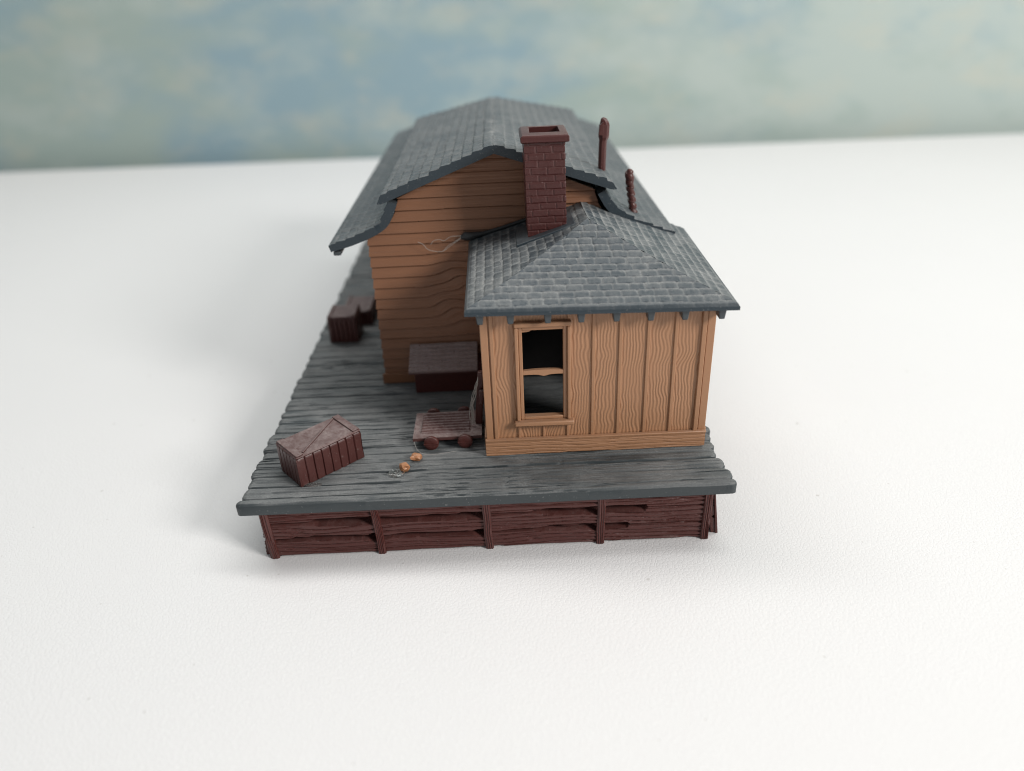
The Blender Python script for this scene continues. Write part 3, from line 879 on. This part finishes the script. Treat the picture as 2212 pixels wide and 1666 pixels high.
# ------------------------------------------------------------------ loose pieces on the platform
def crate(name, label, origin, ang, lx, ly, hz, mat, slats_x, slats_y, diag=True, group='crates left on the platform'):
    """lx along local x (long side), ly along local y; origin = front corner on the deck"""
    root = thing(name, label, 'crate', origin, group)
    ca, sa = math.cos(ang), math.sin(ang)
    def tr(x, y, z):
        return (origin[0] + x * ca - y * sa, origin[1] + x * sa + y * ca, origin[2] + z)
    def lbox(mb, x0, x1, y0, y1, z0, z1):
        return mb.hull([tr(x0, y0, z0), tr(x1, y0, z0), tr(x1, y1, z0), tr(x0, y1, z0)], [tr(x0, y0, z1), tr(x1, y0, z1), tr(x1, y1, z1), tr(x0, y1, z1)])
    zt = hz - 0.06
    # body: one closed outline round the four sides, slats standing proud
    per = [(0, 0), (lx, 0), (lx, ly), (0, ly), (0, 0)]
    cols = []
    for (xa, ya), (xb, yb), ns in zip(per[:-1], per[1:], (slats_x, slats_y, slats_x, slats_y)):
        L_ = math.hypot(xb - xa, yb - ya); n = max(12, int(L_ / 0.012))
        for i in range(n):
            f = i / n
            e = abs(((f * ns) % 1) - 0.5) * 2
            ins = 0.035 * float(sstep(0.82, 0.97, e)) - 0.004 * math.sin(math.floor(f * ns) * 5.3)
            nxn, nyn = (yb - ya) / L_, -(xb - xa) / L_
            ce = min(f, 1 - f) * L_
            if ce < 0.03:
                ins = 0.012
            cols.append((xa + (xb - xa) * f, ya + (yb - ya) * f, nxn, nyn, ins))
    cols.append(cols[0]); cols = np.array(cols)
    zz = np.linspace(0, zt, 24)
    V_ = np.zeros((len(zz), len(cols), 3)); Bv = V_.copy()
    for i, z in enumerate(zz):
        for j, (x, y, a_, c_, ins) in enumerate(cols):
            w = ins + (0.02 if z > zt - 0.03 else 0) + 0.004 * math.sin(z * 9 + j * 0.13)
            V_[i, j] = tr(x - a_ * w, y - c_ * w, z)
            Bv[i, j] = tr(lx / 2 + (x - lx / 2) * 0.85, ly / 2 + (y - ly / 2) * 0.85, z)
    MB().slab(V_, Bv).build('body', mat, root, origin)
    lid = MB()
    lbox(lid, 0.0, lx, 0.0, ly, zt + 0.002, hz)
    lo_ = lid.build('lid', mat, root, origin, bevel=0.03)
    for x0, x1 in ((0.02, 0.13 * lx / 1.6 + 0.06), (lx - 0.13 * lx / 1.6 - 0.06, lx - 0.02)):
        lbox(MB(), x0, x1, 0.02, ly - 0.02, hz + 0.0015, hz + 0.03).build('cleat', mat, lo_, origin, bevel=0.014)
    if diag:
        d0, d1 = Vector((0.22, 0.10)), Vector((lx - 0.20, ly - 0.08))
        n_ = Vector((-(d1 - d0).y, (d1 - d0).x)).normalized() * 0.022
        q = [d0 - n_, d1 - n_, d1 + n_, d0 + n_]
        MB().hull([tr(p.x, p.y, hz + 0.0015) for p in q], [tr(p.x, p.y, hz + 0.022) for p in q]).build('brace', mat, lo_, origin, bevel=0.01)
    return root
crate('crate', 'long maroon crate with a diagonal brace, skewed at the platform corner', (-4.04, 0.42, H + 0.005), math.atan2(1.08, 1.21), 1.62, 0.93, 0.75, M['crate'], 8, 6)
crate('crate', 'tall dark maroon crate on the platform edge beside the gable wall', (-4.80, 7.75, H + 0.005), 0.0, 0.86, 0.92, 0.84, M['crate'], 6, 5, False)
crate('crate', 'low dark crate just behind the tall crate, farthest from the camera', (-4.62, 9.0, H + 0.005), 0.0, 0.92, 1.3, 0.46, M['crate'], 5, 6, False)

# lidded bin against the gable wall
bin_ = thing('bin', 'dark maroon storage bin with a sloping slatted lid against the siding', 'bin', (-0.95, 4.7, H))
bb = MB().box(-1.90, -0.06, 4.39, 4.985, H, 2.32)
bb.build('body', M['maroon'], bin_, (-0.95, 4.7, H), bevel=0.02)
sN = np.linspace(0, 1, 120); aN = np.linspace(0, 1, 100)
A, Sx = np.meshgrid(aN, sN)
q = Sx * 7.0; f = q - np.floor(q)
h = 0.04 * f - 0.045 * np.exp(-((1 - f) / 0.08) ** 2) + 0.006 * vnoise(A * 4, Sx * 60, 5)
for kk in range(7):
    xj = 0.15 + 0.7 * ((kk * 0.37) % 1)
    h -= 0.02 * np.exp(-((A - xj) / 0.006) ** 2) * (np.floor(q) == kk)
Pl = np.stack([-2.0 + 1.76 * A, 4.98 - 0.86 * Sx, 2.66 - 0.38 * Sx + h], -1)
Bl = Pl.copy(); Bl[..., 2] = 2.66 - 0.38 * Sx - 0.07
MB().slab(Pl[::-1], Bl[::-1], dust=np.full(Pl.shape[:2], 0.8)).build('lid', M['lid'], bin_, (-0.95, 4.7, H))

# baggage cart
cb = (-0.95, 2.35, H)
cart = thing('baggage_cart', 'flat maroon baggage cart with an upright handle beside the annex wall', 'cart', cb)
gx_ = np.linspace(0, 1, 110); gy_ = np.linspace(0, 1, 90)
A, B_ = np.meshgrid(gx_, gy_)
inn = sstep(0.10, 0.125, A) * sstep(0.84, 0.815, A) * sstep(0.14, 0.17, B_) * sstep(0.90, 0.87, B_)
h = 0.035 * inn + inn * 0.022 * np.sin(B_ * 9.5 * 6.283 + vnoise(A * 3, B_ * 3, 3)) + 0.004 * vnoise(A * 30, B_ * 30, 1)
X0 = -1.73 + 1.60 * A; Y0 = 1.75 + 1.14 * B_ + 0.03 * A
hole = np.exp(-(((A - 0.91) / 0.018) ** 2 + ((B_ - 0.55) / 0.03) ** 2)) 
Pb = np.stack([X0, Y0, 1.78 + h - 0.08 * hole], -1); Bb = np.stack([X0, Y0, np.full_like(X0, 1.70)], -1)
bed = MB().slab(Pb, Bb, dust=-0.15 + 0.38 * (1 - inn)).build('bed', M['crate'], cart, cb)
for (x, y) in ((-1.30, 1.68), (-0.52, 1.70), (-1.33, 2.95), (-0.58, 2.98)):
    w_ = MB()
    n = 28; r_ = 0.172; zc_ = H + 0.005 + r_
    y0, y1 = y - 0.045, y + 0.045
    V = []
    for yy, rr in ((y0, 0.0), (y0 - 0.012, r_ * 0.3), (y0, r_ * 0.93), (y0 + 0.012, r_), (y1 - 0.012, r_), (y1, r_ * 0.93), (y1, 0.0)):
        V += [(x + rr * math.cos(2 * math.pi * i / n), yy, zc_ + rr * math.sin(2 * math.pi * i / n)) for i in range(n)]
    F = [(k_ * n + i, k_ * n + (i + 1) % n, (k_ + 1) * n + (i + 1) % n, (k_ + 1) * n + i) for k_ in range(6) for i in range(n)]
    w_.add(V, F)
    w_.box(x - 0.17, x + 0.17, y0 - 0.022, y0 + 0.0, zc_ - 0.011, zc_ + 0.011)
    w_.build('wheel', M['maroon'], cart, cb)
for x in (-1.31, -0.55):
    MB().tube([(x, 1.74, H + 0.2), (x, 2.93, H + 0.2)], 0.03, 8).build('axle', M['maroon'], cart, cb)
hd = MB().hull([(-0.30, 2.28, 1.72), (-0.12, 2.28, 1.72), (-0.12, 2.46, 1.72), (-0.30, 2.46, 1.72)], [(-0.15, 2.26, 3.16), (-0.02, 2.26, 3.16), (-0.02, 2.40, 3.16), (-0.15, 2.40, 3.16)])
ho = hd.build('handle', M['maroon'], cart, cb, bevel=0.03)
MB().hull([(-0.19, 2.14, 2.36), (-0.06, 2.14, 2.36), (-0.06, 2.255, 2.36), (-0.19, 2.255, 2.36)], [(-0.15, 2.14, 2.74), (-0.02, 2.14, 2.74), (-0.02, 2.25, 2.74), (-0.15, 2.25, 2.74)]).build('grip', M['crate'], ho, cb, bevel=0.035)
MB().box(-0.025, 0.0, 2.28, 2.38, 2.86, 2.93).build('pin', M['maroon'], ho, cb, bevel=0.01)

# crumbs of tan plastic and the glue under one of them
def lump(name, label, c, r, seed, mat, cat, group=None, rough=0.13, smooth=True, sub=3):
    import bmesh
    bm = bmesh.new(); bmesh.ops.create_icosphere(bm, subdivisions=sub, radius=1.0)
    V = np.array([v.co[:] for v in bm.verts]); F = [tuple(v.index for v in f.verts) for f in bm.faces]
    bm.free()
    k_ = 1 + 0.30 * vnoise(V[:, 0] * 1.6 + seed, V[:, 1] * 1.6 + V[:, 2] * 1.3, seed) + rough * vnoise(V[:, 0] * 4, V[:, 1] * 4 + V[:, 2] * 3, seed + 2)
    V = np.clip(V * k_[:, None], -0.92, 0.92) * np.array([r[0], r[1], r[2]]) + np.array([0, 0, r[2] * 0.8])
    mb = MB().add(V + np.array(c), F)
    return tag(mb.build(name, mat, None, c, smooth=smooth), label, cat, group)
lump('crumb', 'tan plastic crumb nearest the cart, loose on the planks', (-1.63, 1.30, H - 0.005), (0.145, 0.115, 0.09), 5, M['crumb'], 'crumb', 'broken tan plastic crumbs', 0.34, False, 2)
lump('crumb', 'tan plastic crumb stuck in the dab of dried glue', (-1.84, 0.90, H - 0.005), (0.135, 0.11, 0.105), 9, M['crumb'], 'crumb', 'broken tan plastic crumbs', 0.34, False, 2)
lump('glue_dab', 'shiny dab of dried clear glue on the planks under a crumb', (-2.02, 0.80, H - 0.005), (0.20, 0.16, 0.024), 13, M['glue'], 'glue', None, 0.02)
lump('glue_dab', 'thin smear of dried glue along the skewed crate\'s near bottom edge', (-3.84, 0.50, H - 0.005), (0.24, 0.07, 0.02), 17, M['glue'], 'glue', None, 0.02)


# dust threads
def thread(strands, label, r=0.006):
    mb = MB()
    for pts in strands:
        pts = [Vector(p) for p in pts]
        out = []
        for i in range(len(pts) - 1):
            p0, p1, p2, p3 = pts[max(i - 1, 0)], pts[i], pts[i + 1], pts[min(i + 2, len(pts) - 1)]
            for j in range(7):
                t_ = j / 7
                out.append(0.5 * ((2 * p1) + (p2 - p0) * t_ + (2 * p0 - 5 * p1 + 4 * p2 - p3) * t_ ** 2 + (3 * p1 - p0 - 3 * p2 + p3) * t_ ** 3))
        out.append(pts[-1])
        mb.tube([tuple(p) for p in out], r, 5)
    return tag(mb.build('dust_thread', M['lint']), label, 'lint', 'threads of dust')
random.seed(3)
st = []
for i in range(8):
    j = lambda a: random.uniform(-a, a)
    st.append([(-0.15, 2.2 + j(0.03), 3.0 + j(0.08)), (-0.21 + j(.03), 2.2 + j(.04), 2.82 + j(.05)), (-0.28 + j(.05), 2.2 + j(.05), 2.58), (-0.34 + j(.06), 2.2 + j(.05), 2.3 + j(.1)), (-0.36 + j(.05), 2.2, 2.0 + j(.1)), (-0.32 + j(.06), 2.2, 1.82)])
thread(st, 'tangle of pale dust threads hanging from the cart handle')
thread([[(-1.52, 4.93, 5.44), (-1.40, 4.92, 5.38), (-1.28, 4.92, 5.24), (-1.06, 4.92, 5.18), (-0.91, 4.92, 5.19), (-0.73, 4.92, 5.31), (-0.5, 4.92, 5.46), (-0.38, 4.92, 5.54)],
        [(-0.91, 4.93, 5.19), (-0.78, 4.92, 5.32), (-0.6, 4.92, 5.42), (-0.4, 4.92, 5.55)],
        [(-1.21, 4.93, 5.36), (-1.13, 4.92, 5.46), (-0.98, 4.92, 5.48), (-0.87, 4.92, 5.45), (-0.71, 4.92, 5.54), (-0.51, 4.92, 5.55), (-0.42, 4.92, 5.56)]], 'pale dust threads looped across the gable siding by the annex roof', 0.005)
thread([[(-1.70, 1.72, 1.72), (-1.62, 1.55, 1.60), (-1.45, 1.45, 1.54), (-1.2, 1.43, 1.54), (-0.95, 1.46, 1.55), (-0.7, 1.5, 1.56)]], 'single pale dust thread drooping below the cart bed', 0.0035)

for o_ in list(bpy.data.objects):
    if '_base' in o_:
        del o_['_base']
